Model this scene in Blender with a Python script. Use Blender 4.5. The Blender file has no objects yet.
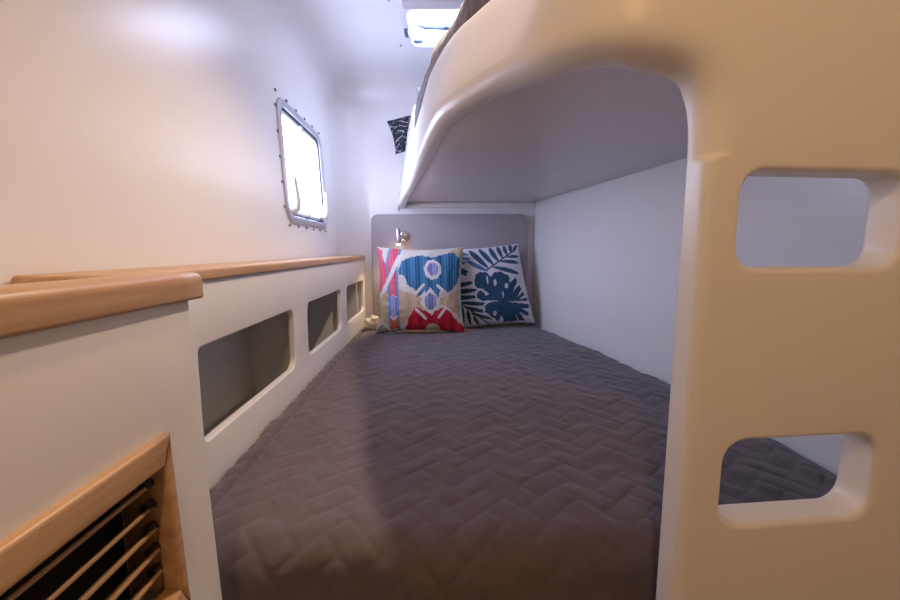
import bpy, math, random
import numpy as np
from mathutils import Vector, Matrix
from mathutils.geometry import delaunay_2d_cdt
from mathutils import noise as mn
random.seed(4)
C = bpy.context.scene.collection
CZ = 1.10                       # eye height; all heights below are written relative to it
PI = math.pi

# ------------------------------------------------------------------ helpers
def link(name, mesh, mats, parent=None, smooth=True):
    if not isinstance(mats, (list, tuple)): mats = [mats]
    for m in mats: mesh.materials.append(m)
    if smooth:
        mesh.polygons.foreach_set('use_smooth', [True]*len(mesh.polygons))
    mesh.update()
    o = bpy.data.objects.new(name, mesh); C.objects.link(o)
    if parent: o.parent = parent
    return o
def raw(name, verts, faces, mats, parent=None, smooth=True):
    me = bpy.data.meshes.new(name)
    me.from_pydata([(v[0], v[1], v[2]+CZ) for v in verts], [], faces)
    me.update()
    return link(name, me, mats, parent, smooth)
def empty(name):
    o = bpy.data.objects.new(name, None); C.objects.link(o); o.empty_display_size = .05
    return o
def tag(o, label=None, cat=None, group=None, kind=None):
    if label: o['label'] = label
    if cat: o['category'] = cat
    if group: o['group'] = group
    if kind: o['kind'] = kind
    return o
def box(name, c, s, mat, parent=None, bev=.003, seg=3, rot=None, frame=None):
    """bevelled box, c centre, s full size, baked into world coordinates"""
    import bmesh
    bm = bmesh.new(); bmesh.ops.create_cube(bm, size=1)
    for v in bm.verts: v.co = Vector((v.co.x*s[0], v.co.y*s[1], v.co.z*s[2]))
    if bev: bmesh.ops.bevel(bm, geom=bm.edges[:], offset=bev, segments=seg, affect='EDGES', profile=.5)
    M = Matrix.Translation(Vector((c[0], c[1], c[2]+CZ)))
    if rot is not None: M = M @ rot.to_4x4()
    bm.transform(M)
    me = bpy.data.meshes.new(name); bm.to_mesh(me); bm.free()
    o = link(name, me, mat, parent, True)
    me.polygons.foreach_set('use_smooth', [True]*len(me.polygons))
    try: me.set_sharp_from_angle(angle=math.radians(50))
    except Exception: pass
    return o
def tube(name, pts, r, mat, parent=None, n=12, cap=True):
    """round bar through pts; r a number or one radius per point"""
    pts = [Vector(p) for p in pts]; V = []; F = []
    rs = r if isinstance(r, (list, tuple)) else [r]*len(pts)
    prev = None
    for i, p in enumerate(pts):
        t = (pts[min(i+1, len(pts)-1)]-pts[max(i-1, 0)])
        if t.length < 1e-6: t = prev_t
        t.normalize(); prev_t = t
        if prev is None:
            a = Vector((0, 0, 1)) if abs(t.z) < .9 else Vector((1, 0, 0))
            x = t.cross(a).normalized()
        else:
            x = (prev - t*prev.dot(t)).normalized()
        prev = x; y = t.cross(x)
        for k in range(n):
            a = 2*PI*k/n; V.append(p + (x*math.cos(a)+y*math.sin(a))*rs[i])
    for i in range(len(pts)-1):
        for k in range(n):
            F.append((i*n+k, i*n+(k+1) % n, (i+1)*n+(k+1) % n, (i+1)*n+k))
    if cap:
        F.append(tuple(range(n))[::-1]); F.append(tuple(range((len(pts)-1)*n, len(pts)*n)))
    o = raw(name, V, F, mat, parent)
    try: o.data.set_sharp_from_angle(angle=math.radians(45))
    except Exception: pass
    return o
def rrect(x0, y0, x1, y1, r, n=8):
    """rounded rectangle, counterclockwise"""
    if not isinstance(r, (list, tuple)): r = [r]*4
    P = []
    for (cx, cy, a0, rr) in ((x1-r[0], y0+r[0], -90, r[0]), (x1-r[1], y1-r[1], 0, r[1]), (x0+r[2], y1-r[2], 90, r[2]), (x0+r[3], y0+r[3], 180, r[3])):
        for k in range(n+1):
            a = math.radians(a0+90*k/n); P.append((cx+rr*math.cos(a), cy+rr*math.sin(a)))
    return P
def resample(P, ds):
    out = []
    for i in range(len(P)):
        a = P[i]; b = P[(i+1) % len(P)]
        d = math.dist(a, b)
        if d < 1e-7: continue
        k = max(1, int(math.ceil(d/ds)))
        for j in range(k): out.append((a[0]+(b[0]-a[0])*j/k, a[1]+(b[1]-a[1])*j/k))
    return np.array(out)
def area2(P):
    x, y = P[:, 0], P[:, 1]
    return float(np.sum(x*np.roll(y, -1)-np.roll(x, -1)*y))
def inpoly(px, py, P):
    c = np.zeros(px.shape, bool); n = len(P)
    for i in range(n):
        x1, y1 = P[i]; x2, y2 = P[(i+1) % n]
        if y1 == y2: continue
        m = (y1 > py) != (y2 > py)
        c ^= m & (px < (x2-x1)*(py-y1)/(y2-y1)+x1)
    return c
def plate(name, outer, holes, T, fmap, mat, parent=None, rf=.004, rb=.003, ds=.02, grid=None, K=6, hole_r=None):
    """solid plate of thickness T with rounded rims; fmap(x, y, depth) -> world. rf may be a function of (x, y)"""
    loops = [resample(outer, ds)]+[resample(h, ds) for h in holes]
    if area2(loops[0]) < 0: loops[0] = loops[0][::-1]
    for i in range(1, len(loops)):
        if area2(loops[i]) > 0: loops[i] = loops[i][::-1]
    V = []; F = []; ringF = []; ringB = []
    for li, L in enumerate(loops):
        t = np.roll(L, -1, 0)-np.roll(L, 1, 0); t /= np.maximum(1e-9, np.linalg.norm(t, axis=1))[:, None]
        nrm = np.stack([-t[:, 1], t[:, 0]], 1)
        def rad(r):
            if li > 0 and hole_r is not None: return np.full(len(L), hole_r)
            return np.array([r(*p) for p in L]) if callable(r) else np.full(len(L), float(r))
        RF, RB = rad(rf), rad(rb)
        rings = []
        for k in range(K, -1, -1):
            a = PI/2*k/K; rings.append((L+nrm*(RF*(1-math.cos(a)))[:, None], RF*(1-math.sin(a))))
        for k in range(0, K+1):
            a = PI/2*k/K; rings.append((L+nrm*(RB*(1-math.cos(a)))[:, None], T-RB*(1-math.sin(a))))
        base = len(V); n = len(L)
        for R, D in rings:
            for p, d in zip(R, D): V.append((p[0], p[1], d))
        for j in range(len(rings)-1):
            for k in range(n):
                a = base+j*n+k; b = base+j*n+(k+1) % n
                F.append((a, b, b+n, a+n))
        ringF.append((base, n, rings[0][0])); ringB.append((base+(len(rings)-1)*n, n, rings[-1][0]))
    for rr, depth, flip in ((ringF, 0., False), (ringB, T, True)):
        pts = []; ids = []; edges = []
        for base, n, R in rr:
            o = len(pts)
            for k in range(n):
                pts.append(Vector((float(R[k][0]), float(R[k][1])))); ids.append(base+k); edges.append((o+k, o+(k+1) % n))
        if grid:
            allp = np.array([[p.x, p.y] for p in pts])
            gx = np.arange(allp[:, 0].min()+grid*.5, allp[:, 0].max(), grid); gy = np.arange(allp[:, 1].min()+grid*.5, allp[:, 1].max(), grid)
            X, Y = np.meshgrid(gx, gy); X = X.ravel(); Y = Y.ravel()
            ok = inpoly(X, Y, rr[0][2])
            for _, _, R in rr[1:]: ok &= ~inpoly(X, Y, R)
            X = X[ok]; Y = Y[ok]
            for x, y in zip(X, Y):
                if np.min((allp[:, 0]-x)**2+(allp[:, 1]-y)**2) > (grid*.45)**2:
                    pts.append(Vector((float(x), float(y)))); ids.append(len(V)); V.append((float(x), float(y), depth))
        vo, eo, fo, ov, oe, of = delaunay_2d_cdt(pts, edges, [], 0, 1e-7)
        cx = np.array([sum(vo[i].x for i in f)/len(f) for f in fo]); cy = np.array([sum(vo[i].y for i in f)/len(f) for f in fo])
        ok = inpoly(cx, cy, rr[0][2])
        for _, _, R in rr[1:]: ok &= ~inpoly(cx, cy, R)
        mp = {}
        for i, src in enumerate(ov):
            if src: mp[i] = ids[src[0]]
            else: mp[i] = len(V); V.append((vo[i].x, vo[i].y, depth))
        for f, k in zip(fo, ok):
            if k:
                g = tuple(mp[i] for i in f)
                F.append(g[::-1] if flip else g)
    W = [fmap(*v) for v in V]
    o = raw(name, W, F, mat, parent)
    import bmesh
    bm = bmesh.new(); bm.from_mesh(o.data); bmesh.ops.recalc_face_normals(bm, faces=bm.faces[:]); bm.to_mesh(o.data); bm.free()
    o.data.polygons.foreach_set('use_smooth', [True]*len(o.data.polygons))
    return o
def grid_faces(nu, nv):
    return [(i*nv+j, (i+1)*nv+j, (i+1)*nv+j+1, i*nv+j+1) for i in range(nu-1) for j in range(nv-1)]
def catmull(pts, m):
    out = []
    g = lambda j: pts[max(0, min(len(pts)-1, j))]
    for i in range(len(pts)-1):
        a, b, c, d = g(i-1), g(i), g(i+1), g(i+2)
        for j in range(m):
            t = j/m
            out.append(tuple(.5*(2*b[k]+(c[k]-a[k])*t+(2*a[k]-5*b[k]+4*c[k]-d[k])*t*t+(3*b[k]-a[k]-3*c[k]+d[k])*t**3) for k in range(len(b))))
    out.append(tuple(pts[-1])); return out
def sstep(a, b, x):
    t = max(0, min(1, (x-a)/(b-a))); return t*t*(3-2*t)

# ------------------------------------------------------------------ materials
def mat(name, col, rough=.5, metal=0, bump=None, var=None, coat=0, sheen=0, spec=.5):
    m = bpy.data.materials.new(name); m.use_nodes = True; nt = m.node_tree; N = nt.nodes; L = nt.links
    b = N['Principled BSDF']; b.inputs['Base Color'].default_value = (*col, 1); b.inputs['Roughness'].default_value = rough
    b.inputs['Metallic'].default_value = metal; b.inputs['Specular IOR Level'].default_value = spec
    if coat: b.inputs['Coat Weight'].default_value = coat; b.inputs['Coat Roughness'].default_value = .12
    if sheen: b.inputs['Sheen Weight'].default_value = sheen; b.inputs['Sheen Roughness'].default_value = .5
    tc = N.new('ShaderNodeTexCoord')
    if var:
        n = N.new('ShaderNodeTexNoise'); n.inputs['Scale'].default_value = var[0]; n.inputs['Detail'].default_value = 4
        L.new(tc.outputs['Object'], n.inputs['Vector'])
        mx = N.new('ShaderNodeMix'); mx.data_type = 'RGBA'
        L.new(n.outputs['Fac'], mx.inputs['Factor'])
        mx.inputs[6].default_value = (*[c*(1-var[1]) for c in col], 1); mx.inputs[7].default_value = (*[min(1, c*(1+var[1])) for c in col], 1)
        L.new(mx.outputs[2], b.inputs['Base Color'])
    if bump:
        n = N.new('ShaderNodeTexNoise'); n.inputs['Scale'].default_value = bump[0]; n.inputs['Detail'].default_value = 3
        L.new(tc.outputs['Object'], n.inputs['Vector'])
        bp = N.new('ShaderNodeBump'); bp.inputs['Strength'].default_value = bump[1]; bp.inputs['Distance'].default_value = bump[2]
        L.new(n.outputs['Fac'], bp.inputs['Height']); L.new(bp.outputs['Normal'], b.inputs['Normal'])
    return m
def wood(name, c1, c2, axis_rot=0):
    m = bpy.data.materials.new(name); m.use_nodes = True; nt = m.node_tree; N = nt.nodes; L = nt.links
    b = N['Principled BSDF']; b.inputs['Roughness'].default_value = .38
    tc = N.new('ShaderNodeTexCoord'); mp = N.new('ShaderNodeMapping'); mp.inputs['Scale'].default_value = (60, 3, 60)
    mp.inputs['Rotation'].default_value = (axis_rot, 0, 0)
    L.new(tc.outputs['Object'], mp.inputs['Vector'])
    n = N.new('ShaderNodeTexNoise'); n.inputs['Scale'].default_value = 1.2; n.inputs['Detail'].default_value = 7; n.inputs['Roughness'].default_value = .65
    L.new(mp.outputs['Vector'], n.inputs['Vector'])
    r = N.new('ShaderNodeValToRGB'); r.color_ramp.elements[0].position = .3; r.color_ramp.elements[1].position = .72
    r.color_ramp.elements[0].color = (*c1, 1); r.color_ramp.elements[1].color = (*c2, 1)
    L.new(n.outputs['Fac'], r.inputs['Fac']); L.new(r.outputs['Color'], b.inputs['Base Color'])
    n2 = N.new('ShaderNodeTexNoise'); n2.inputs['Scale'].default_value = 6
    L.new(mp.outputs['Vector'], n2.inputs['Vector'])
    bp = N.new('ShaderNodeBump'); bp.inputs['Strength'].default_value = .12; bp.inputs['Distance'].default_value = .001
    L.new(n2.outputs['Fac'], bp.inputs['Height']); L.new(bp.outputs['Normal'], b.inputs['Normal'])
    return m
def fabric_attr(name):
    m = bpy.data.materials.new(name); m.use_nodes = True; nt = m.node_tree; N = nt.nodes; L = nt.links
    b = N['Principled BSDF']; b.inputs['Roughness'].default_value = .9; b.inputs['Specular IOR Level'].default_value = .15
    a = N.new('ShaderNodeAttribute'); a.attribute_name = 'print'
    L.new(a.outputs['Color'], b.inputs['Base Color'])
    tc = N.new('ShaderNodeTexCoord'); w = N.new('ShaderNodeTexNoise'); w.inputs['Scale'].default_value = 350
    L.new(tc.outputs['Object'], w.inputs['Vector'])
    bp = N.new('ShaderNodeBump'); bp.inputs['Strength'].default_value = .4; bp.inputs['Distance'].default_value = .001
    L.new(w.outputs['Fac'], bp.inputs['Height']); L.new(bp.outputs['Normal'], b.inputs['Normal'])
    return m
def emit(name, col, s):
    m = bpy.data.materials.new(name); m.use_nodes = True; nt = m.node_tree; nt.nodes.clear()
    e = nt.nodes.new('ShaderNodeEmission'); e.inputs[0].default_value = (*col, 1); e.inputs[1].default_value = s
    o = nt.nodes.new('ShaderNodeOutputMaterial'); nt.links.new(e.outputs[0], o.inputs[0]); return m
def glass(name, tint=(1, 1, 1)):
    m = bpy.data.materials.new(name); m.use_nodes = True; nt = m.node_tree; nt.nodes.clear(); N = nt.nodes
    t = N.new('ShaderNodeBsdfTransparent'); t.inputs[0].default_value = (*tint, 1)
    g = N.new('ShaderNodeBsdfGlossy'); g.inputs['Roughness'].default_value = .02
    x = N.new('ShaderNodeMixShader'); o = N.new('ShaderNodeOutputMaterial')
    x.inputs[0].default_value = .03; nt.links.new(t.outputs[0], x.inputs[1]); nt.links.new(g.outputs[0], x.inputs[2]); nt.links.new(x.outputs[0], o.inputs[0])
    return m

WALL = mat('gelcoat_white', (.82, .81, .81), .26, bump=(6, .05, .01))
PAINT = mat('painted_panel', (.80, .78, .75), .36, bump=(8, .04, .01))
PAINT2 = mat('painted_locker', (.78, .76, .74), .42, bump=(8, .04, .01))
UNDER = mat('underside_paint', (.80, .75, .79), .38)
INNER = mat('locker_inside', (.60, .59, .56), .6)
OAK = wood('oak_trim', (.40, .22, .105), (.60, .39, .21))
OAKD = wood('oak_slat', (.30, .16, .07), (.50, .31, .14))
QUILT = mat('quilt_cotton', (.128, .102, .113), .85, bump=(260, .5, .0012), var=(45, .10), sheen=.25, spec=.2)
HEADB = mat('headboard_vinyl', (.385, .335, .36), .6, bump=(400, .25, .0006), var=(18, .05))
CHROME = mat('brushed_chrome', (.72, .72, .74), .22, 1)
ALU = mat('window_aluminium', (.55, .55, .62), .35, .7)
GASK = mat('rubber_gasket', (.05, .05, .07), .6)
SCREW = mat('screw_steel', (.30, .29, .31), .35, .8)
ACRY = mat('white_plastic', (.75, .75, .80), .4)
FLOOR = wood('teak_sole', (.25, .14, .07), (.38, .22, .11))
MATT = mat('mattress_ticking', (.70, .68, .64), .9)
CREAM = mat('cream_cloth', (.80, .74, .58), .9, bump=(120, .5, .002))
BLIND = mat('hatch_blind_fabric', (.52, .50, .52), .8)
GREY = mat('grey_pillow_cotton', (.33, .31, .33), .9, bump=(200, .5, .001), var=(30, .08))
DKBLUE = mat('hatch_handle_plastic', (.08, .12, .18), .4)
GLASS = glass('acrylic_pane', (.97, .98, 1))
VENTIN = mat('vent_shade_black', (.03, .02, .018), .8)  # near-black colour standing in for the shade inside the vent

# ------------------------------------------------------------------ cabin shell
X0, SH = -.545, -.035            # hull side: x = X0 + SH*y
YB, ZC, ZF = 2.45, .97, -1.10    # end wall, ceiling, sole
YN = -1.30
R = .16
LEAN = .045                      # the hull side leans outboard above the shelf
def hull_x(y, z): return X0+SH*y-LEAN*max(0, z-.1)
def shell(x, y, z):
    """point of the square-cornered room box moved on to its rounded corners"""
    qx = max(x, X0+R); qy = min(y, YB-R); qz = min(z, ZC-R)
    d = Vector((x-qx, y-qy, z-qz))
    if d.length > 1e-9: d.normalize(); p = Vector((qx, qy, qz))+d*R
    else: p = Vector((x, y, z))
    return Vector((p.x+SH*p.y-LEAN*max(0, p.z-.1), p.y, p.z)), d
def lines(a, b, extra, step, fine=()):
    s = {round(a, 5), round(b, 5)} | {round(e, 5) for e in extra}
    n = int(math.ceil((b-a)/step))
    for i in range(n+1): s.add(round(a+(b-a)*i/n, 5))
    for (f0, f1, m) in fine:
        for i in range(m+1): s.add(round(f0+(f1-f0)*i/m, 5))
    s = sorted(s); out = [s[0]]
    for v in s[1:]:
        if v-out[-1] > 2e-3 or v in [round(e, 5) for e in extra]:
            if v-out[-1] <= 2e-3 and out[-1] not in [round(e, 5) for e in extra]: out[-1] = v
            else: out.append(v)
    return out
NRM = {}
def shell_patch(name, us, vs, P, hole, m):
    V = []; D = []
    for u in us:
        for v in vs:
            p, d = shell(*P(u, v)); V.append(p); D.append(d)
    nv = len(vs); F = []
    for i in range(len(us)-1):
        for j in range(nv-1):
            cu = (us[i]+us[i+1])/2; cv = (vs[j]+vs[j+1])/2
            if any(h[0] < cu < h[1] and h[2] < cv < h[3] for h in hole): continue
            F.append((i*nv+j, i*nv+j+1, (i+1)*nv+j+1, (i+1)*nv+j))
    o = raw(name, V, F, m)
    NRM[o.name] = D
    tag(o, kind='structure')
    return o
WIN = (1.510, 2.0, .126, .526)   # window opening y0 y1 z0 z1
HAT = (-.180, .26, 1.745, 2.045)   # hatch opening x0 x1 y0 y1 (x at the hatch)
LOCK = (.48, 2.28, -.47, -.06)   # the shelf compartments are let into the hull liner
ys = lines(YN, YB, WIN[:2]+LOCK[:2], .1, ((YB-R, YB, 12),)); zs = lines(ZF, ZC, WIN[2:]+LOCK[2:], .1, ((ZC-R, ZC, 12),))
def fixflip(o, want):
    # make the faces look into the room
    f = o.data.polygons[0]
    if f.normal.dot(Vector(want)) < 0: o.data.flip_normals()
    o.data.normals_split_custom_set_from_vertices([(-d if d.length > 0 else Vector((0, 0, 0))) for d in NRM[o.name]])
w = shell_patch('wall_left', ys, zs, lambda y, z: (X0, y, z), [WIN, LOCK], WALL); fixflip(w, (1, 0, 0))
XR = .80
xs = lines(X0, XR+.25, (), .1, ((X0, X0+R, 12),))
w = shell_patch('wall_back', xs, zs, lambda x, z: (x, YB, z), [], WALL); fixflip(w, (0, -1, 0))
hx = (HAT[0]-SH*1.9+LEAN*.87, HAT[1]-SH*1.9+LEAN*.87)
xs = lines(X0, XR+.25, hx, .1, ((X0, X0+R, 12),)); ys2 = lines(YN, YB, HAT[2:], .1, ((YB-R, YB, 12),))
w = shell_patch('ceiling', xs, ys2, lambda x, y: (x, y, ZC), [(hx[0], hx[1], HAT[2], HAT[3])], WALL); fixflip(w, (0, 0, -1))

# right hull side, bending in towards the bow
wr = catmull([(.80, YN), (.80, .2), (.795, .9), (.765, 1.33), (.63, 1.93), (.505, YB+.02)], 12)
def wall_x(y):
    for (xa, ya), (xb, yb) in zip(wr, wr[1:]):
        if ya <= y <= yb: return xa+(xb-xa)*(y-ya)/(yb-ya)
    return wr[-1][0]
V = []; zz = [ZF, -.8, -.445, -.2, 0, .28, .6, ZC+.01]
for x, y in wr:
    for z in zz: V.append((x-.05*sstep(-.4, .4, z)*sstep(2.6, 1.2, y) if y > 0 else x, y, z))
o = raw('wall_right', V, grid_faces(len(wr), len(zz)), WALL); tag(o, kind='structure')
o = raw('wall_front', [(-.7, YN, ZF), (1.1, YN, ZF), (1.1, YN, ZC+.01), (-.7, YN, ZC+.01)], [(0, 1, 2, 3)], WALL, smooth=False); tag(o, kind='structure')
o = raw('floor', [(-.75, YN, ZF), (1.1, YN, ZF), (1.1, YB+.02, ZF), (-.75, YB+.02, ZF)], [(0, 1, 2, 3)], FLOOR, smooth=False); tag(o, kind='structure')

# ------------------------------------------------------------------ window in the hull side
def on_hull(off):    # plate map: (y, z, depth) with depth running outboard from a face standing off the wall by off
    return lambda a, b, d: Vector((hull_x(a, b)+off-d, a, b))
win = empty('window_1'); tag(win, kind='structure'); win.location = (0, 0, 0)
y0, y1, z0, z1 = WIN
plate('window_frame', rrect(y0-.024, z0-.024, y1+.024, z1+.024, .056), [rrect(y0+.004, z0+.004, y1-.004, z1-.004, .045)], 0.016, on_hull(.009), ALU, win, rf=.005, rb=.002, ds=.02, K=4)
plate('gasket', rrect(y0+.002, z0+.002, y1-.002, z1-.002, .05), [rrect(y0+.013, z0+.012, y1-.013, z1-.014, .04)], .012, on_hull(.002), GASK, win, rf=.003, rb=.002, ds=.02, K=3)
plate('glass_pane', rrect(y0, z0, y1, z1, .045), [], .004, on_hull(-.012), GLASS, win, rf=.001, rb=.001, ds=.03, K=2)
plate('sash', rrect(y0+.0125, z0+.0115, y1-.0125, z1-.0135, .042), [rrect(y0+.022, z0+.026, y1-.018, z1-.027, .035)], .008, on_hull(-.001), ACRY, win, rf=.003, rb=.002, ds=.02, K=3)
def screw(y, z):
    c = Vector((hull_x(y, z), y, z))
    return tube('screw', [c+Vector((-.004, 0, 0)), c+Vector((.004, 0, 0)), c+Vector((.0065, 0, 0))], [.0055, .0055, .003], SCREW, win, n=10)
m_ = .034
for k in range(6): screw(y0-.02+(y1-y0+.04)*k/5, z1+m_)
for k in range(6): screw(y0+.0+(y1-y0)*k/5, z0-m_)
for k in range(5): screw(y0-m_, z0+.03+(z1-z0-.05)*k/4)
for k in range(5): screw(y1+m_, z0+.03+(z1-z0-.05)*k/4)
def stay(y, dy):
    a = Vector((hull_x(y, z0)+.004, y, z0+.025))
    h = tube('handle', [a, a+Vector((.014, 0, .004)), a+Vector((.020, dy*.3, .03)), a+Vector((.016, dy, .12))], [.012, .011, .010, .006], ACRY, win, n=10)
    tube('handle_base', [a+Vector((-.004, 0, 0)), a+Vector((.008, 0, 0))], [.018, .015], SCREW if dy > 0 else ACRY, h, n=14)
stay(y0+.055, -.02); stay(y1-.065, .0201)
box('latch', (hull_x(1.745, z1)+.002, 1.745, z1-.028), (.012, .028, .026), ACRY, win, .003)
box('latch', (X0+SH*1.75+.002, 1.74, z0+.02), (.010, .022, .02), ALU, win, .003)

# ------------------------------------------------------------------ roof hatch
hat = empty('window_2'); tag(hat, kind='structure')
x0, x1, ya, yb = HAT
up = lambda off: (lambda a, b, d: Vector((a, b, ZC-off+d)))
plate('window_frame', rrect(x0-.035, ya-.035, x1+.035, yb+.035, .05), [rrect(x0+.003, ya+.003, x1-.003, yb-.003, .04)], .02, up(.010), ACRY, hat, rf=.006, rb=.002, ds=.02, K=4)
plate('gasket', rrect(x0, ya, x1, yb, .04), [rrect(x0+.005, ya+.005, x1-.005, yb-.005, .035)], .005, up(-.009), GASK, hat, rf=.002, rb=.002, ds=.02, K=3)
plate('glass_pane', rrect(x0-.01, ya-.01, x1+.01, yb+.01, .04), [], .006, up(-.014), GLASS, hat, rf=.001, rb=.001, ds=.03, K=2)
h = tube('handle', [(x0+.03, yb-.115, ZC+.03), (x0+.07, yb-.11, ZC+.022), (x0+.12, yb-.105, ZC+.022), (x0+.175, yb-.10, ZC+.026)], [.005, .009, .008, .011], DKBLUE, hat)
tube('hinge_knob', [(x0+.165, yb-.12, ZC+.035), (x0+.165, yb-.12, ZC+.012)], [.017, .015], DKBLUE, h, n=14)
tube('stay_arm', [(x0+.235, yb-.19, ZC+.035), (x0+.22, yb-.15, ZC+.03), (x0+.215, yb-.11, ZC+.032)], .006, DKBLUE, hat)
h = box('latch', (x0-.012, yb-.14, ZC-.016), (.018, .05, .018), DKBLUE, hat, .004)
box('latch', (x0+.03, yb-.02, ZC+.01), (.04, .018, .016), DKBLUE, hat, .004)
for (sx, sy) in ((x0-.06, ya-.05), (x0-.055, yb+.0)): tube('screw', [(sx, sy, ZC+.003), (sx, sy, ZC-.005)], [.006, .004], SCREW, hat, n=10)
box('blind_cassette', ((x0+x1)/2+.01, ya-.064, ZC-.014), (x1-x0+.03, .06, .028), BLIND, hat, .006)

# ------------------------------------------------------------------ shelf along the hull side
XS0 = -.434
sx = lambda y: XS0+SH*y
sh = empty('storage_shelf'); tag(sh, 'long white storage shelf with rounded cutouts and oak rail along left of bed', 'shelf')
smap = lambda a, b, d: Vector((sx(a)-d, a, b))
SB = -.36
holes = [rrect(.712, SB, 1.205, -.178, [.035, .03, .012, .012]), rrect(1.333, SB, 1.815, -.178, [.035, .03, .03, .03]), rrect(1.935, SB, 2.395, -.178, [.035, .03, .03, .03])]
f = plate('front_panel', [(.475, -1.09), (YB-.002, -1.09), (YB-.002, -.056), (.475, -.056)], holes, .020, smap, PAINT2, sh, rf=.002, rb=.002, hole_r=.004, ds=.03, K=4)
# floor, divider walls and top of the compartments
def wedge(name, ya_, yb_, za, zb, m, xin=.0205, back=None):
    P = []
    for y in (ya_, yb_):
        for z in (za, zb):
            P += [(sx(y)-xin, y, z), (X0+SH*y-.078 if back is None else X0+SH*y+back, y, z)]
    F = [(0, 1, 3, 2), (4, 6, 7, 5), (0, 2, 6, 4), (1, 5, 7, 3), (0, 4, 5, 1), (2, 3, 7, 6)]
    return raw(name, P, F, m, sh, smooth=False)
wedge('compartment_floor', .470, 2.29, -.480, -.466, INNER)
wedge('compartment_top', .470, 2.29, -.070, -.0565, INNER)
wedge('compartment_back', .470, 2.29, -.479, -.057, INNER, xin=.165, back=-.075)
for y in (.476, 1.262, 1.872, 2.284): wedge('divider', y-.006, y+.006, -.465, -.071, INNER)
# oak rail, rounded at its near end
def rail(name, xf, xb, y0, y1, zt, zb, m, parent, r=.008, endr=.03):
    P = rrect(0, 0, 1, 1, .1)
    outl = []
    W = xf-xb
    O = [(0, y1), (0, y0+endr)]
    for k in range(1, 9):
        a = PI/2*k/8; O.append((-endr*(1-math.cos(a))*.6, y0+endr*(1-math.sin(a))))
    O += [(-W+.01, y0), (-W, y0+.01), (-W, y1)]
    return plate(name, O, [], zt-zb, lambda a, b, d: Vector((xf+SH*b+a, b, zt-d)), m, parent, rf=r, rb=.004, ds=.04, K=5)
rail('oak_rail', XS0+.006, X0+.002, .50, YB-.03, -.032, -.056, OAK, sh)

# ------------------------------------------------------------------ foreground locker with louvred vent
cb = empty('locker_cabinet'); tag(cb, 'white locker with oak top rail and louvred vent in left foreground', 'cabinet')
XC = -.292
cmap = lambda a, b, d: Vector((XC+SH*a-d+.035*max(0, -.06-b), a, b))
VY0, VY1, VZ0, VZ1 = -.02, .386, -.360, -.220
plate('front_panel', [(-.9, -1.09), (.472, -1.09), (.472, -.058), (-.9, -.058)], [rrect(VY0-.006, VZ0-.006, VY1+.006, VZ1+.006, .001, 2)], .018, cmap, PAINT, cb, rf=lambda a, b: .009 if a > .46 else .002, rb=.002, hole_r=.0008, ds=.03, K=4)
box('end_panel', (-.4215, .4650, -.575), (.205, .014, 1.03), PAINT, cb, .004)
box('top_panel', (-.43, -.21, -.085), (.20, 1.34, .016), PAINT, cb, .003)
rail('oak_rail', XC+.007, XC-.045, -.9, .487, -.026, -.0585, OAK, cb, r=.011, endr=.02)
# vent frame: four mitred oak bars standing proud
def bar(name, quad, thick, m, parent):
    return plate(name, quad, [], thick, lambda a, b, d: Vector((XC+SH*a+.009-d+.035*(-.06-b), a, b)), m, parent, rf=.004, rb=.001, ds=.03, K=4)
vf = empty('vent_grille'); vf.parent = cb
w_ = .029; g = .0004
yi0, yi1, zi0, zi1 = VY0, VY1, VZ0, VZ1; yo0, yo1, zo0, zo1 = VY0-w_, VY1+.013, VZ0-w_, VZ1+.030
bar('frame_bar', [(yo0+g, zo1), (yi0+g, zi1), (yi1-g, zi1), (yo1-g, zo1)], .020, OAK, vf)
bar('frame_bar', [(yo0+g, zo0), (yo1-g, zo0), (yi1-g, zi0), (yi0+g, zi0)], .020, OAK, vf)
OAKV = wood('oak_upright', (.40, .22, .105), (.60, .39, .21), PI/2)
bar('frame_bar', [(yo1, zo0+g), (yo1, zo1-g), (yi1, zi1-g), (yi1, zi0+g)], .020, OAKV, vf)
bar('frame_bar', [(yo0, zo0+g), (yi0, zi0+g), (yi0, zi1-g), (yo0, zo1-g)], .020, OAKV, vf)
box('jamb', (XC+SH*.40-.0195, yi1+.0045, (zi0+zi1)/2), (.034, .008, zi1-zi0+.012), OAKD, vf, .001)
yc = (yi0+yi1)/2
RS = Matrix.Rotation(math.atan(-SH), 3, 'Z')
for k in range(6):
    z = zi1-.002-k*.0242
    rot = RS @ Matrix.Rotation(math.radians(-37), 3, 'Y')
    box('slat', (XC+SH*yc-.019+.035*(-.06-z), yc, z), (.030, yi1-yi0-.006, .0045), OAKD, vf, .0015, 2, rot=rot)
    tube('notch_shade', [(XC+SH*yi1-.004, yi1-.010, z+.009), (XC+SH*yi1-.004, yi1+.002, z+.009)], .0052, VENTIN, vf, n=12)  # black plug painted as the shade in the notch at the slat end
box('vent_shade_sheet', (XC+SH*yc-.055, yc, (zi0+zi1)/2), (.004, yi1-yi0+.04, zi1-zi0+.05), VENTIN, vf, .001, 1, rot=RS)  # added black sheet, stands for the unlit locker interior behind the slats

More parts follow.
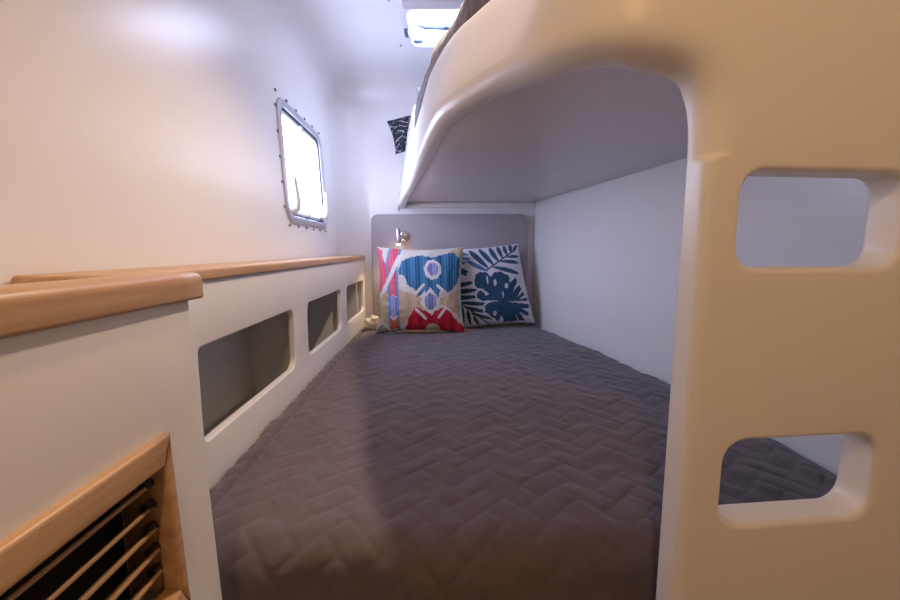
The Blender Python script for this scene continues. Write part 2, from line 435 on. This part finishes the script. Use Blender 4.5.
# ------------------------------------------------------------------ upper bunk: curved side board running into the pierced end panel
plan = catmull([(.795, .495), (.56, .475), (.32, .452), (.25, .450), (.18, .468), (.125, .53), (.08, .628), (.035, .73), (-.010, .828), (-.046, .945), (-.091, 1.22), (-.177, 1.73), (-.312, 2.447)], 40)
PS = [0.]
for a, b in zip(plan, plan[1:]): PS.append(PS[-1]+math.dist(a, b))
PX = np.array([p[0] for p in plan]); PY = np.array([p[1] for p in plan]); PSA = np.array(PS)
tx = np.gradient(PX, PSA); ty = np.gradient(PY, PSA)
kern = np.ones(9)/9
def s_x(x): return float(np.interp(-x, -PX, PSA))      # arc length where the plan curve passes x
def s_y(y): return float(np.interp(y, PY[90:], PSA[90:]))
def lean(s): return (.13+.22*(1-sstep(.95, 1.45, s)))*sstep(.60, .85, s)
def board(s, z, d):
    x = float(np.interp(s, PSA, PX)); y = float(np.interp(s, PSA, PY))
    a = float(np.interp(s, PSA, tx)); b = float(np.interp(s, PSA, ty)); l = math.hypot(a, b)
    n = Vector((b/l, -a/l, 0))      # pointing inboard, towards the mattress
    off = d+lean(s)*max(0, z-.27)
    return Vector((x, y, z))+n*off
SEND = PS[-1]
TB = .045
SE = s_x(.281)
low = catmull([(SE, .04), (SE, .09), (SE, .130), (s_x(.2795), .153), (s_x(.2735), .173), (s_x(.261), .189), (s_x(.240), .2005), (s_x(.20), .2095), (s_x(.15), .222), (s_x(.10), .238), (s_x(.05), .260), (s_x(0), .270), (s_y(.945), .277), (s_y(1.22), .280), (s_y(1.73), .278), (s_y(2.1), .270), (SEND-.03, .250), (SEND, .246)], 10)
outer = [(.0, -1.09), (SE, -1.09)]+low
top = [(SEND, .585), (2.56, .60), (2.40, .655), (2.25, .69), (2.14, .685), (2.085, .655), (2.068, .60), (2.062, .53), (2.045, .505), (2.00, .498)]
outer += catmull([(a if a == SEND else a-2.062+s_y(1.91), b) for a, b in top], 6)+catmull([(1.6, .498), (1.25, .49), (1.0, .465), (.8, .452), (.3, .45), (.0, .45)], 6)
def prf(s, z):
    if z > .4: return .010
    if z < .1: return .013
    return .011+.023*sstep(-.30, .24, z)-.014*sstep(.9, 1.6, s)
def prb(s, z): return .010-.008*sstep(.1, .2, z)*(1-sstep(1.5, 2.0, s))
lh = [rrect(.262, -.3375, .4665, -.2275, .028), rrect(.267, -.0205, .474, .0875, .026)]
ub = empty('upper_bunk'); tag(ub, 'white upper bunk with curved side board and end panel pierced by step holes', 'bunk')
plate('side_panel', outer, lh, TB, board, PAINT, ub, rf=prf, rb=prb, ds=.012, grid=.035, K=8, hole_r=.007)
# bunk bottom
def inner_x(y, off):
    q = [board(s, .27, off) for s in np.linspace(.45, SEND, 300)]
    return None
SS = np.linspace(.60, SEND, 400)
def curve_at(off, z):
    P = [board(float(s), z, off) for s in SS]
    yy = np.array([p.y for p in P]); xx = np.array([p.x for p in P]); o = np.argsort(yy); yy = yy[o]; xx = xx[o]
    return lambda y: float(np.interp(y, yy, xx))
cin = curve_at(.02, .27)
yl = np.linspace(.50, YB-.003, 60)
O = [tuple(board(float(q_), .27, .022))[:2] for q_ in np.linspace(.03, SEND, 140)]
O += [(wall_x(y)-.034, y) for y in yl[::-1]]
plate('bunk_base', O, [], .018, lambda a, b, d: Vector((a, b, .282+d)), UNDER, ub, rf=.002, rb=.002, ds=.05, grid=.12, K=2)
box('batten', (.11, YB-.012, .266), (.80, .022, .030), PAINT, ub, .004)

# ------------------------------------------------------------------ quilts
def herring(x, y, W=.046):
    c = math.cos(math.radians(41)); s = math.sin(math.radians(41))
    u = (x*c+y*s)/W; v = (-x*s+y*c)/W
    i = math.floor(u); j = math.floor(v); k = (i-j) % 4
    fu = u-i; fv = v-j
    if k == 0: a, la, b, idd = fu, 2, fv, (i, j, 0)
    elif k == 1: a, la, b, idd = fu+1, 2, fv, (i-1, j, 0)
    elif k == 3: a, la, b, idd = fv, 2, fu, (i, j, 1)
    else: a, la, b, idd = fv+1, 2, fu, (i, j-1, 1)
    e = min(a, la-a, b, 1-b)*W
    rnd = random.Random(hash(idd)).random()
    tilt = (rnd-.5)*.25*((a/la-.5)+(b-.5)*.7)
    return e, tilt, idd[2]
def puff(x, y):
    wob = .004*mn.noise(Vector((x*9, y*9, 1.3)))
    e, t, o = herring(x+wob, y-wob)
    h = 1-math.exp(-e/.0045)
    return .0042*h+.014*t*h+.0050*mn.noise(Vector((x*22, y*22, .5)))*h+.004*mn.noise(Vector((x*5, y*5, 9)))
ZB = -.445
bed = empty('lower_bunk'); tag(bed, 'boxed white bed platform under the grey quilt between shelf and ladder panel', 'bed platform')
yy = [.60+i*(2.43-.60)/30 for i in range(31)]
O = [(sx(y)+.004, y) for y in yy]+[(wall_x(y)-.02, y) for y in yy[::-1]]
plate('bed_base', O, [], .40, lambda a, b, d: Vector((a, b, -1.095+d)), PAINT, bed, rf=.004, rb=.004, ds=.1, grid=.3, K=2)
def zr(z): return z
mt = plate('mattress', [(x+ (0.006 if i < 31 else -.006), y) for i, (x, y) in enumerate(O)], [], .228, lambda a, b, d: Vector((a, b, -.694+d)), MATT, None, rf=.01, rb=.03, ds=.06, grid=.2, K=4)
tag(mt, 'thick cream mattress hidden beneath the lower grey quilt', 'mattress')
# lower quilt: arc length t runs down the hanging front, round the fold and along the top
RFD = .055; YFR = .548
def prof(t):
    H = .30
    if t < H: return YFR, ZB-RFD-(H-t), (0, -1, 0)
    t -= H; q = RFD*PI/2
    if t < q:
        a = t/RFD; return YFR+RFD*(1-math.cos(a)), ZB-RFD+RFD*math.sin(a), (0, -math.cos(a), math.sin(a))
    t -= q; return YFR+RFD+t, ZB, (0, 0, 1)
LT = .30+RFD*PI/2+(2.408-YFR-RFD)
step = .0050; nt_ = int(LT/step); nx = int(1.28/step)
V = []
for i in range(nt_+1):
    t = LT*i/nt_; y, z, n = prof(t)
    xl = sx(y)+.005; xr = wall_x(y)-(.016+.035*sstep(-.4, .4, z))
    for j in range(nx+1):
        f_ = j/nx; x = xl+(xr-xl)*f_
        h = puff(x, t)
        el = x-xl; er = xr-x
        h -= .010*math.exp(-((el-.035)/.006)**2)
        h += .006*math.exp(-(el/.02)**2)*mn.noise(Vector((y*14, 2, 3)))
        h -= .012*math.exp(-er/.02)+.006*math.exp(-el/.008)
        h += .010*mn.noise(Vector((x*2.6, t*2.6, 4)))
        if n[2] < .9: h += .006*math.sin(x*16+1)*min(1, (1-n[2]))
        V.append((x, y+n[1]*h, z+n[2]*h))
q = raw('quilt', V, grid_faces(nt_+1, nx+1), QUILT)
q.data.flip_normals() if q.data.polygons[len(q.data.polygons)//2].normal.z < 0 else None
md = q.modifiers.new('thick', 'SOLIDIFY'); md.thickness = .004; md.offset = -1
tag(q, 'charcoal grey quilt with basket-weave stitching spread over the lower bed', 'quilt')

# upper mattress and quilt
cm = curve_at(TB+.014, .40)
yl = np.linspace(.56, YB-.02, 40)
O = [(max(cm(y), -.30) if y > .58 else cm(y)+.06, y) for y in yl]+[(wall_x(y)-.062, y) for y in yl[::-1]]
mt = plate('mattress', O, [], .185, lambda a, b, d: Vector((a, b, .302+d)), MATT, None, rf=.01, rb=.03, ds=.06, grid=.2, K=4)
tag(mt, 'cream mattress on the upper bunk under its quilt', 'mattress')
ca = curve_at(.004, .50); cb_ = curve_at(TB+.012, .50)
def cq(y): w = sstep(1.74, 1.86, y); return ca(y)*(1-w)+cb_(y)*w
def cr(y): return .556+.105*sstep(.95, 1.85, y)-.10*sstep(1.95, 2.15, y)
def z_0(y): return (.464+.046*sstep(.80, 1.45, y))*(1-sstep(1.74, 1.86, y))+.47*sstep(1.74, 1.86, y)
V = []; ny = 300; nxx = 110
for i in range(ny+1):
    y = .58+(2.42-.58)*i/ny; xl = cq(y); xr = wall_x(y)-.065
    for j in range(nxx+1):
        k = j/14
        if j <= 14:
            a = k*PI/2; bul = .020*mn.noise(Vector((y*7, 1, 2)))
            x = xl+.035*(1-math.cos(a)); z = z_0(y)+(cr(y)-z_0(y)+bul)*math.sin(a)
            nn = (-math.cos(a), math.sin(a)); h = puff(xl+.05*a, y)
        else:
            f_ = (j-14)/(nxx-14); x = xl+.035+(xr-xl-.035)*f_; z = cr(y)-.03*f_+.020*mn.noise(Vector((y*7, 1, 2)))*(1-f_); nn = (0, 1); h = puff(x, y)
        V.append((x+nn[0]*h*.8, y, z+nn[1]*h))
q = raw('quilt', V, grid_faces(ny+1, nxx+1), QUILT)
md = q.modifiers.new('thick', 'SOLIDIFY'); md.thickness = .003; md.offset = -1
if q.data.polygons[ny*50].normal.z < 0: q.data.flip_normals()
tag(q, 'charcoal grey quilt on the upper bunk showing over its curved side board', 'quilt')

# ------------------------------------------------------------------ headboard
hb = plate('headboard', rrect(-.470, -.47, .468, .212, [.02, .045, .045, .02]), [], .034, lambda a, b, d: Vector((a, YB-.036+d, b)), HEADB, None, rf=.008, rb=.002, ds=.03, K=5)
tag(hb, 'padded mauve-grey headboard with rounded corners on the end wall behind the pillows', 'headboard')

# ------------------------------------------------------------------ reading lamp on the headboard
ZL = .075
rl = empty('reading_lamp'); tag(rl, 'small chrome reading lamp glowing on the headboard above the patterned pillow', 'lamp')
xl = -.300; yf = YB-.0365
tube('wall_base', [(xl+.028, yf, ZL+.005), (xl+.028, yf-.008, ZL+.005), (xl+.028, yf-.012, ZL+.005)], [.030, .029, .022], CHROME, rl, n=24)
tube('arm', [(xl+.028, yf-.010, ZL+.005), (xl+.020, yf-.035, ZL+.008), (xl+.004, yf-.052, ZL+.012)], .005, CHROME, rl, n=10)
hd = tube('lamp_head', [(xl-.002, yf-.062, ZL+.050), (xl-.002, yf-.062, ZL+.046), (xl+.0, yf-.060, ZL-.030), (xl+.0, yf-.060, ZL-.040)], [.011, .0145, .0145, .0135], CHROME, rl, n=20)
tube('bulb', [(xl, yf-.060, ZL-.0405), (xl, yf-.060, ZL-.046)], [.0115, .009], emit('warm_bulb', (1, .80, .50), 60), hd, n=16)

# ------------------------------------------------------------------ pillows
def smooth_in(U, Vv, P, w=None):
    return inpoly(U, Vv, np.array(P))
def pattern_kilim(U, Vv):
    # U to the right, V down, both 0..1
    X, Y = bilerp(U, Vv, (58, 62), (535, 60), (530, 577), (22, 556))
    wob = 3*np.sin(Y*.13)+2*np.sin(Y*.31+X*.05)
    Xw = X+wob*.6; Yw = Y+2.5*np.sin(X*.21)
    col = np.empty(U.shape+(3,)); col[:] = (.72, .67, .62)
    def put(mask, c): col[mask] = c
    stripe = np.clip(.5+.32*np.sin(X*2*PI/17)+.30*np.sin(X*2*PI/61+1), 0, 1)
    def puts(mask, a, b):
        s = stripe[mask][:, None]; col[mask] = np.array(a)*(1-s)+np.array(b)*s
    P = lambda pts: inpoly(Xw, Yw, np.array(pts, float))
    tan = ((.52, .37, .24), (.66, .50, .35)); red = ((.42, .012, .035), (.60, .03, .06)); blue = ((.018, .085, .20), (.10, .28, .50))
    pink = ((.70, .07, .14), (.80, .20, .27)); org = ((.66, .10, .04), (.78, .17, .09)); lil = ((.14, .16, .42), (.42, .42, .70))
    puts(P([(165, 320), (290, 370), (300, 440), (170, 530)]), *tan)
    puts(P([(380, 385), (430, 370), (512, 320), (512, 490), (440, 430), (385, 410)]), *tan)
    puts(P([(440, 95), (470, 75), (545, 50), (545, 140), (505, 190), (500, 120)]), (.62, .48, .30), (.72, .58, .40))
    puts(P([(100, 85), (130, 78), (180, 105), (120, 130)]), (.62, .60, .45), (.70, .55, .40))
    puts(P([(168, 215), (195, 150), (235, 128), (300, 112), (360, 130), (420, 108), (480, 95), (522, 150), (520, 250), (495, 300), (450, 345), (405, 325), (385, 375), (330, 375), (315, 335), (270, 372), (262, 330), (215, 295), (205, 245), (168, 235)]), *blue)
    puts(P([(195, 548), (225, 470), (262, 425), (300, 445), (340, 462), (380, 448), (418, 425), (450, 455), (500, 520), (545, 545), (545, 600), (195, 600)]), *red)
    # cream notches in the butterflies
    for a, b in (((262, 350), (305, 300)), ((385, 305), (425, 345)), ((262, 440), (310, 495)), ((385, 490), (425, 435))):
        t = np.clip(((X-a[0])*(b[0]-a[0])+(Y-a[1])*(b[1]-a[1]))/((b[0]-a[0])**2+(b[1]-a[1])**2), 0, 1)
        put(np.hypot(X-a[0]-t*(b[0]-a[0]), Y-a[1]-t*(b[1]-a[1])) < 8, (.76, .72, .68))
    put(((Xw-360)/48)**2+((Yw-208)/62)**2 < 1, (.80, .74, .76)); puts(((Xw-360)/30)**2+((Yw-205)/42)**2 < 1, *lil)
    put(np.abs(Xw-342)/62+np.abs(Yw-398)/82 < 1, (.78, .74, .74))
    puts(P([(342, 345), (375, 370), (375, 420), (342, 450), (308, 420), (308, 370)]), *lil)
    put(((X-348)/40)**2+((Y-560)/32)**2 < 1, (.60, .50, .36))
    # left part
    puts(P([(30, 50), (85, 85), (80, 130), (105, 190), (100, 250), (50, 330), (30, 330)]), *pink)
    puts(P([(30, 400), (60, 345), (95, 320), (95, 520), (60, 480), (30, 470)]), (.48, .38, .22), (.62, .50, .32))
    puts(P([(20, 545), (60, 500), (100, 540), (120, 590), (20, 600)]), (.20, .24, .33), (.38, .42, .52))
    x1 = 103+(Y < 160)*(160-Y)*.30; x2 = 160+(Y < 160)*(160-Y)*.30
    band = (X > x1) & (X < x2)
    put(band, (.72, .66, .70))
    puts(band & (Y < 345-np.abs(X-(x1+x2)/2)*-1.2) & (Y < 360), *pink)
    puts(band & (Y > 350+np.abs(X-(x1+x2)/2)*.9) & (Y < 475-np.abs(X-(x1+x2)/2)*.4), *lil)
    puts(band & (Y > 478+(24-np.abs(X-(x1+x2)/2))*.9) & (Y < 548), *org)
    puts(band & (Y > 552), (.2, .35, .3), (.35, .5, .45))
    edge = (np.abs(X-x1) < 6) | (np.abs(X-x2) < 6); put(edge, (.16, .32, .58))
    # pale ribbon sweeping across the left
    cx = 60+np.clip((330-Y)/250, 0, 1)**.8*140
    put((np.abs(X-cx) < 14) & (Y < 340) & (Y > 110), (.78, .76, .76))
    put((np.abs(X-(60+np.clip((Y-500)/80, 0, 1)*70)) < 8) & (Y > 490), (.70, .68, .50))
    rib = .93+.07*np.sin(X*2*PI/8.5)
    return col*rib[..., None]
def bilerp(U, Vv, TL, TR, BR, BL):
    f = lambda k: (1-U)*(1-Vv)*TL[k]+U*(1-Vv)*TR[k]+U*Vv*BR[k]+(1-U)*Vv*BL[k]
    return f(0), f(1)
def pattern_leaf(U, Vv):
    X, Y = bilerp(U, Vv, (45, 108), (392, 48), (503, 540), (60, 592))
    col = np.empty(U.shape+(3,)); col[:] = (.70, .69, .73)
    navy = (.036, .092, .165); slate = (.045, .11, .20); teal = (.030, .085, .11); pale = (.08, .19, .36)
    def leaflet(x0, y0, x1, y1, w, c):
        d = math.hypot(x1-x0, y1-y0); ux, uy = (x1-x0)/d, (y1-y0)/d
        u = ((X-x0)*ux+(Y-y0)*uy)/d; v = (-(X-x0)*uy+(Y-y0)*ux)/w-.10*np.sin(PI*np.clip(u, 0, 1))
        col[(u > 0) & (u < 1) & (np.abs(v) < .5*np.sin(PI*np.clip(u, 0, 1)**.8)**.6)] = c
    def stroke(x0, y0, x1, y1, w, c):
        t = np.clip(((X-x0)*(x1-x0)+(Y-y0)*(y1-y0))/((x1-x0)**2+(y1-y0)**2), 0, 1)
        col[np.hypot(X-x0-t*(x1-x0), Y-y0-t*(y1-y0)) < w] = c
    for q in ((168, 103, 246, 218, 30), (212, 88, 272, 198, 27), (258, 76, 294, 172, 24), (294, 68, 318, 150, 21), (324, 62, 340, 130, 18), (352, 54, 362, 112, 19), (386, 58, 370, 105, 17), (398, 132, 335, 138, 20), (400, 172, 300, 168, 24), (402, 240, 262, 206, 28)): leaflet(*q, slate)
    stroke(232, 232, 380, 88, 4, navy)
    for q in ((70, 112, 162, 132, 30), (70, 150, 166, 160, 30), (74, 188, 150, 184, 26), (150, 172, 242, 236, 26)): leaflet(*q, pale)
    for q in ((78, 212, 152, 246, 28), (58, 235, 72, 302, 26), (84, 232, 102, 284, 20), (112, 228, 142, 268, 24)): leaflet(*q, teal)
    for q in ((55, 332, 182, 300, 26), (55, 368, 192, 345, 28), (55, 402, 188, 386, 26), (92, 428, 254, 432, 24), (108, 454, 244, 486, 24), (138, 490, 268, 530, 22), (62, 428, 68, 548, 26), (92, 440, 98, 556, 22), (122, 470, 134, 566, 20), (150, 508, 182, 568, 18)): leaflet(*q, teal)
    stroke(58, 402, 240, 566, 4, teal)
    P = np.array([(238, 245), (205, 238), (180, 262), (172, 310), (182, 342), (212, 340), (238, 372), (225, 385), (205, 352), (180, 362), (178, 398), (198, 414), (250, 410), (300, 412), (248, 418), (216, 438), (212, 482), (236, 502), (258, 520), (285, 544), (302, 505), (318, 545), (368, 543), (394, 535), (382, 490), (402, 536), (440, 530), (400, 478), (455, 502), (465, 480), (415, 452), (466, 452), (462, 425), (330, 414), (456, 405), (452, 382), (398, 400), (433, 372), (430, 345), (386, 385), (418, 332), (402, 308), (366, 352), (392, 286), (380, 264), (348, 300), (345, 256), (300, 233), (270, 240), (258, 268)], float)
    m = inpoly(X+2*np.sin(Y*.2), Y+2*np.sin(X*.17), P)
    for (hx_, hy_, rx, ry) in ((273, 302, 8, 20), (330, 318, 9, 16), (266, 490, 9, 17), (236, 288, 4, 26), (310, 372, 3, 22)): m &= ~(np.hypot((X-hx_)/rx, (Y-hy_)/ry) < 1)
    # pale ring around the big leaf
    hal = np.zeros(X.shape, bool)
    for dx, dy in ((9, 0), (-9, 0), (0, 9), (0, -9), (6, 6), (-6, -6), (6, -6), (-6, 6)): hal |= inpoly(X+dx, Y+dy, P)
    col[hal] = (.70, .69, .73); col[m] = navy
    return col
def pattern_dark(U, Vv):
    col = np.empty(U.shape+(3,)); col[:] = (.022, .024, .034)
    s = np.abs(np.sin(U*17+3*np.sin(Vv*9))*np.cos(Vv*19+2.5*np.sin(U*13)))
    col[s < .03] = (.45, .45, .50)
    s = np.abs(np.sin(U*31-Vv*24+2*np.sin(U*11))); col[s < .025] = (.38, .38, .43)
    return col
def pillow(name, W, H, T, pat, M, m, n=150, pinch=.055, sag=0, seed=0):
    u = np.linspace(-1, 1, n); A, B = np.meshgrid(u, u, indexing='ij')
    A = np.sign(A)*np.abs(A)**.9 if False else A
    px = A*(1-pinch*(1-B**2)*np.abs(A)**1.5)*W/2; pz = B*(1-pinch*(1-A**2)*np.abs(B)**1.5)*H/2
    prof_ = (np.clip(1-np.abs(A)**2.4, 0, 1)**.55)*(np.clip(1-np.abs(B)**2.4, 0, 1)**.55)*T/2
    bulge = 1+.25*sag*(-B)
    V = []; col = []
    cf = pat((A+1)/2, (1-B)/2)
    for side in (0, 1):
        for i in range(n):
            for j in range(n):
                wr_ = .006*mn.noise(Vector((A[i, j]*3+seed, B[i, j]*3, 5+side)))+.0025*mn.noise(Vector((A[i, j]*9+seed, B[i, j]*9, 7)))
                d = float(prof_[i, j]*bulge[i, j]); d += wr_*min(1, d/.02)
                V.append(M @ Vector((float(px[i, j]), -d if side == 0 else d, float(pz[i, j]))))
                col.append(cf[i, j])
    N2 = n*n; F = grid_faces(n, n); F2 = [tuple(k+N2 for k in f[::-1]) for f in F]
    o = raw(name, V, F+F2, m)
    at = o.data.color_attributes.new('print', 'FLOAT_COLOR', 'POINT')
    at.data.foreach_set('color', np.concatenate([np.array(col), np.ones((len(col), 1))], 1).ravel())
    import bmesh
    bm = bmesh.new(); bm.from_mesh(o.data); bmesh.ops.remove_doubles(bm, verts=bm.verts[:], dist=.0004); bmesh.ops.recalc_face_normals(bm, faces=bm.faces[:]); bm.to_mesh(o.data); bm.free()
    o.data.polygons.foreach_set('use_smooth', [True]*len(o.data.polygons))
    return o
def PM(c, yaw, tilt, roll):
    return Matrix.Translation(Vector(c)) @ Matrix.Rotation(math.radians(yaw), 4, 'Z') @ Matrix.Rotation(math.radians(tilt), 4, 'X') @ Matrix.Rotation(math.radians(roll), 4, 'Y')
FAB = fabric_attr('printed_cotton')
p1 = pillow('throw_pillow', .475, .475, .15, pattern_kilim, PM((-.160, 2.160, -.212), 2, -14, 0), FAB, n=200, pinch=.08, sag=.6)
tag(p1, 'square pillow printed with blue, red and tan ethnic motifs, left on the bed', 'pillow')
SHR = Matrix.Identity(4); SHR[0][2] = -.13
p2 = pillow('throw_pillow', .46, .47, .13, pattern_leaf, PM((.220, 2.30, -.208), 7, -8, -4) @ SHR, FAB, n=200, pinch=.05, sag=.5, seed=5)
tag(p2, 'white pillow with navy tropical leaves leaning right of the red and blue pillow', 'pillow')
p3 = pillow('throw_pillow', .40, .19, .10, pattern_dark, PM((-.135, 2.33, .672), 0, -6, -15), FAB, n=80, seed=9)
tag(p3, 'black pillow with thin white pattern peeking over far end of upper bunk', 'pillow')
p4 = pillow('bed_pillow', .42, .19, .12, lambda U, Vv: np.full(U.shape+(3,), .3), PM((.040, 2.07, .705), 0, -14, 0), GREY, n=50, seed=2)
tag(p4, 'plain grey pillow on the upper bunk beyond the curved board', 'pillow')

# crumpled cream cloth in the corner beside the pillow
V = []; n = 40; Fc = []
for i in range(n):
    for j in range(n):
        a = 2*PI*j/n; b = PI*i/(n-1)-PI/2
        r = 1+.30*mn.noise(Vector((math.cos(a)*1.7*math.cos(b), math.sin(a)*1.7*math.cos(b), b*1.6)))+.16*mn.noise(Vector((math.cos(a)*5, math.sin(a)*5, b*4)))
        V.append((-.428+.052*math.cos(a)*math.cos(b)*r, 2.235+.045*math.sin(a)*math.cos(b)*r, ZB+.038+.036*math.sin(b)*r))
for i in range(n-1):
    for j in range(n): Fc.append((i*n+j, i*n+(j+1) % n, (i+1)*n+(j+1) % n, (i+1)*n+j))
o = raw('crumpled_cloth', V, Fc, CREAM)
tag(o, 'small crumpled cream cloth in the corner between shelf and patterned pillow', 'cloth')

# ------------------------------------------------------------------ ceiling lamps (above and behind the frame) and daylight
def ceiling_lamp(x, y, z, label, power, col, rad=.03, cone=140, aim=(0, 0, -1)):
    t = empty('ceiling_light'); tag(t, label, 'lamp', None)
    tube('lamp_rim', [(x, y, z), (x, y, z-.010), (x, y, z-.014)], [.055, .053, .045], CHROME, t, n=32)
    tube('lens', [(x, y, z-.0125), (x, y, z-.018)], [.043, .036], emit('warm_lens', col, 3), t, n=32)
    l = bpy.data.lights.new('lamp_glow', 'SPOT'); l.spot_size = math.radians(cone); l.spot_blend = .7; l.energy = power; l.color = col; l.shadow_soft_size = rad
    o = bpy.data.objects.new('lamp_glow', l); C.objects.link(o); o.location = (x, y, z-.045+CZ); o.parent = t; o.rotation_euler = Vector(aim).to_track_quat('-Z', 'Y').to_euler()
WARM = (1, .60, .27)
ceiling_lamp(.10, 1.00, ZC, 'round chrome ceiling light above the edge of the upper bunk', 40.0, (1, .76, .56), .015, 125)
ceiling_lamp(-.08, -.35, ZC, 'round chrome ceiling light in the passage at the foot of the beds', 20.0, WARM, .03, 172, (.2, .4, -1))
l = bpy.data.lights.new('reading_glow', 'SPOT'); l.energy = 7; l.color = (1, .72, .42); l.spot_size = math.radians(120); l.spot_blend = .6; l.shadow_soft_size = .01
o = bpy.data.objects.new('reading_glow', l); C.objects.link(o); o.location = (xl, yf-.060, ZL-.050+CZ); o.parent = rl
def portal(name, loc, rot, sx_, sy_):
    l = bpy.data.lights.new(name, 'AREA'); l.shape = 'RECTANGLE'; l.size = sx_; l.size_y = sy_; l.energy = 1
    l.cycles.is_portal = True
    o = bpy.data.objects.new(name, l); C.objects.link(o); o.location = loc; o.rotation_euler = rot
portal('window_portal', (X0+SH*1.75-.05, 1.74, .34+CZ), (0, -PI/2, 0), .46, .56)
portal('hatch_portal', (.05, 1.90, ZC+.07+CZ), (0, 0, 0), .48, .34)
W = bpy.data.worlds.new('sky'); bpy.context.scene.world = W; W.use_nodes = True
bg = W.node_tree.nodes['Background']; bg.inputs[0].default_value = (.64, .71, 1.0, 1); bg.inputs[1].default_value = 20.0

# ------------------------------------------------------------------ camera
cd = bpy.data.cameras.new('camera'); cam = bpy.data.objects.new('camera', cd); C.objects.link(cam)
cd.sensor_width = 36; cd.lens = 16; cd.clip_start = .02
cam.location = (0, 0, CZ); cam.rotation_euler = (PI/2-math.atan(50/400), 0, 0)
sc = bpy.context.scene; sc.camera = cam
sc.view_settings.view_transform = 'Standard'; sc.view_settings.look = 'None'; sc.view_settings.gamma = 1; sc.view_settings.use_curve_mapping = False
sc.view_settings.exposure = 0.0
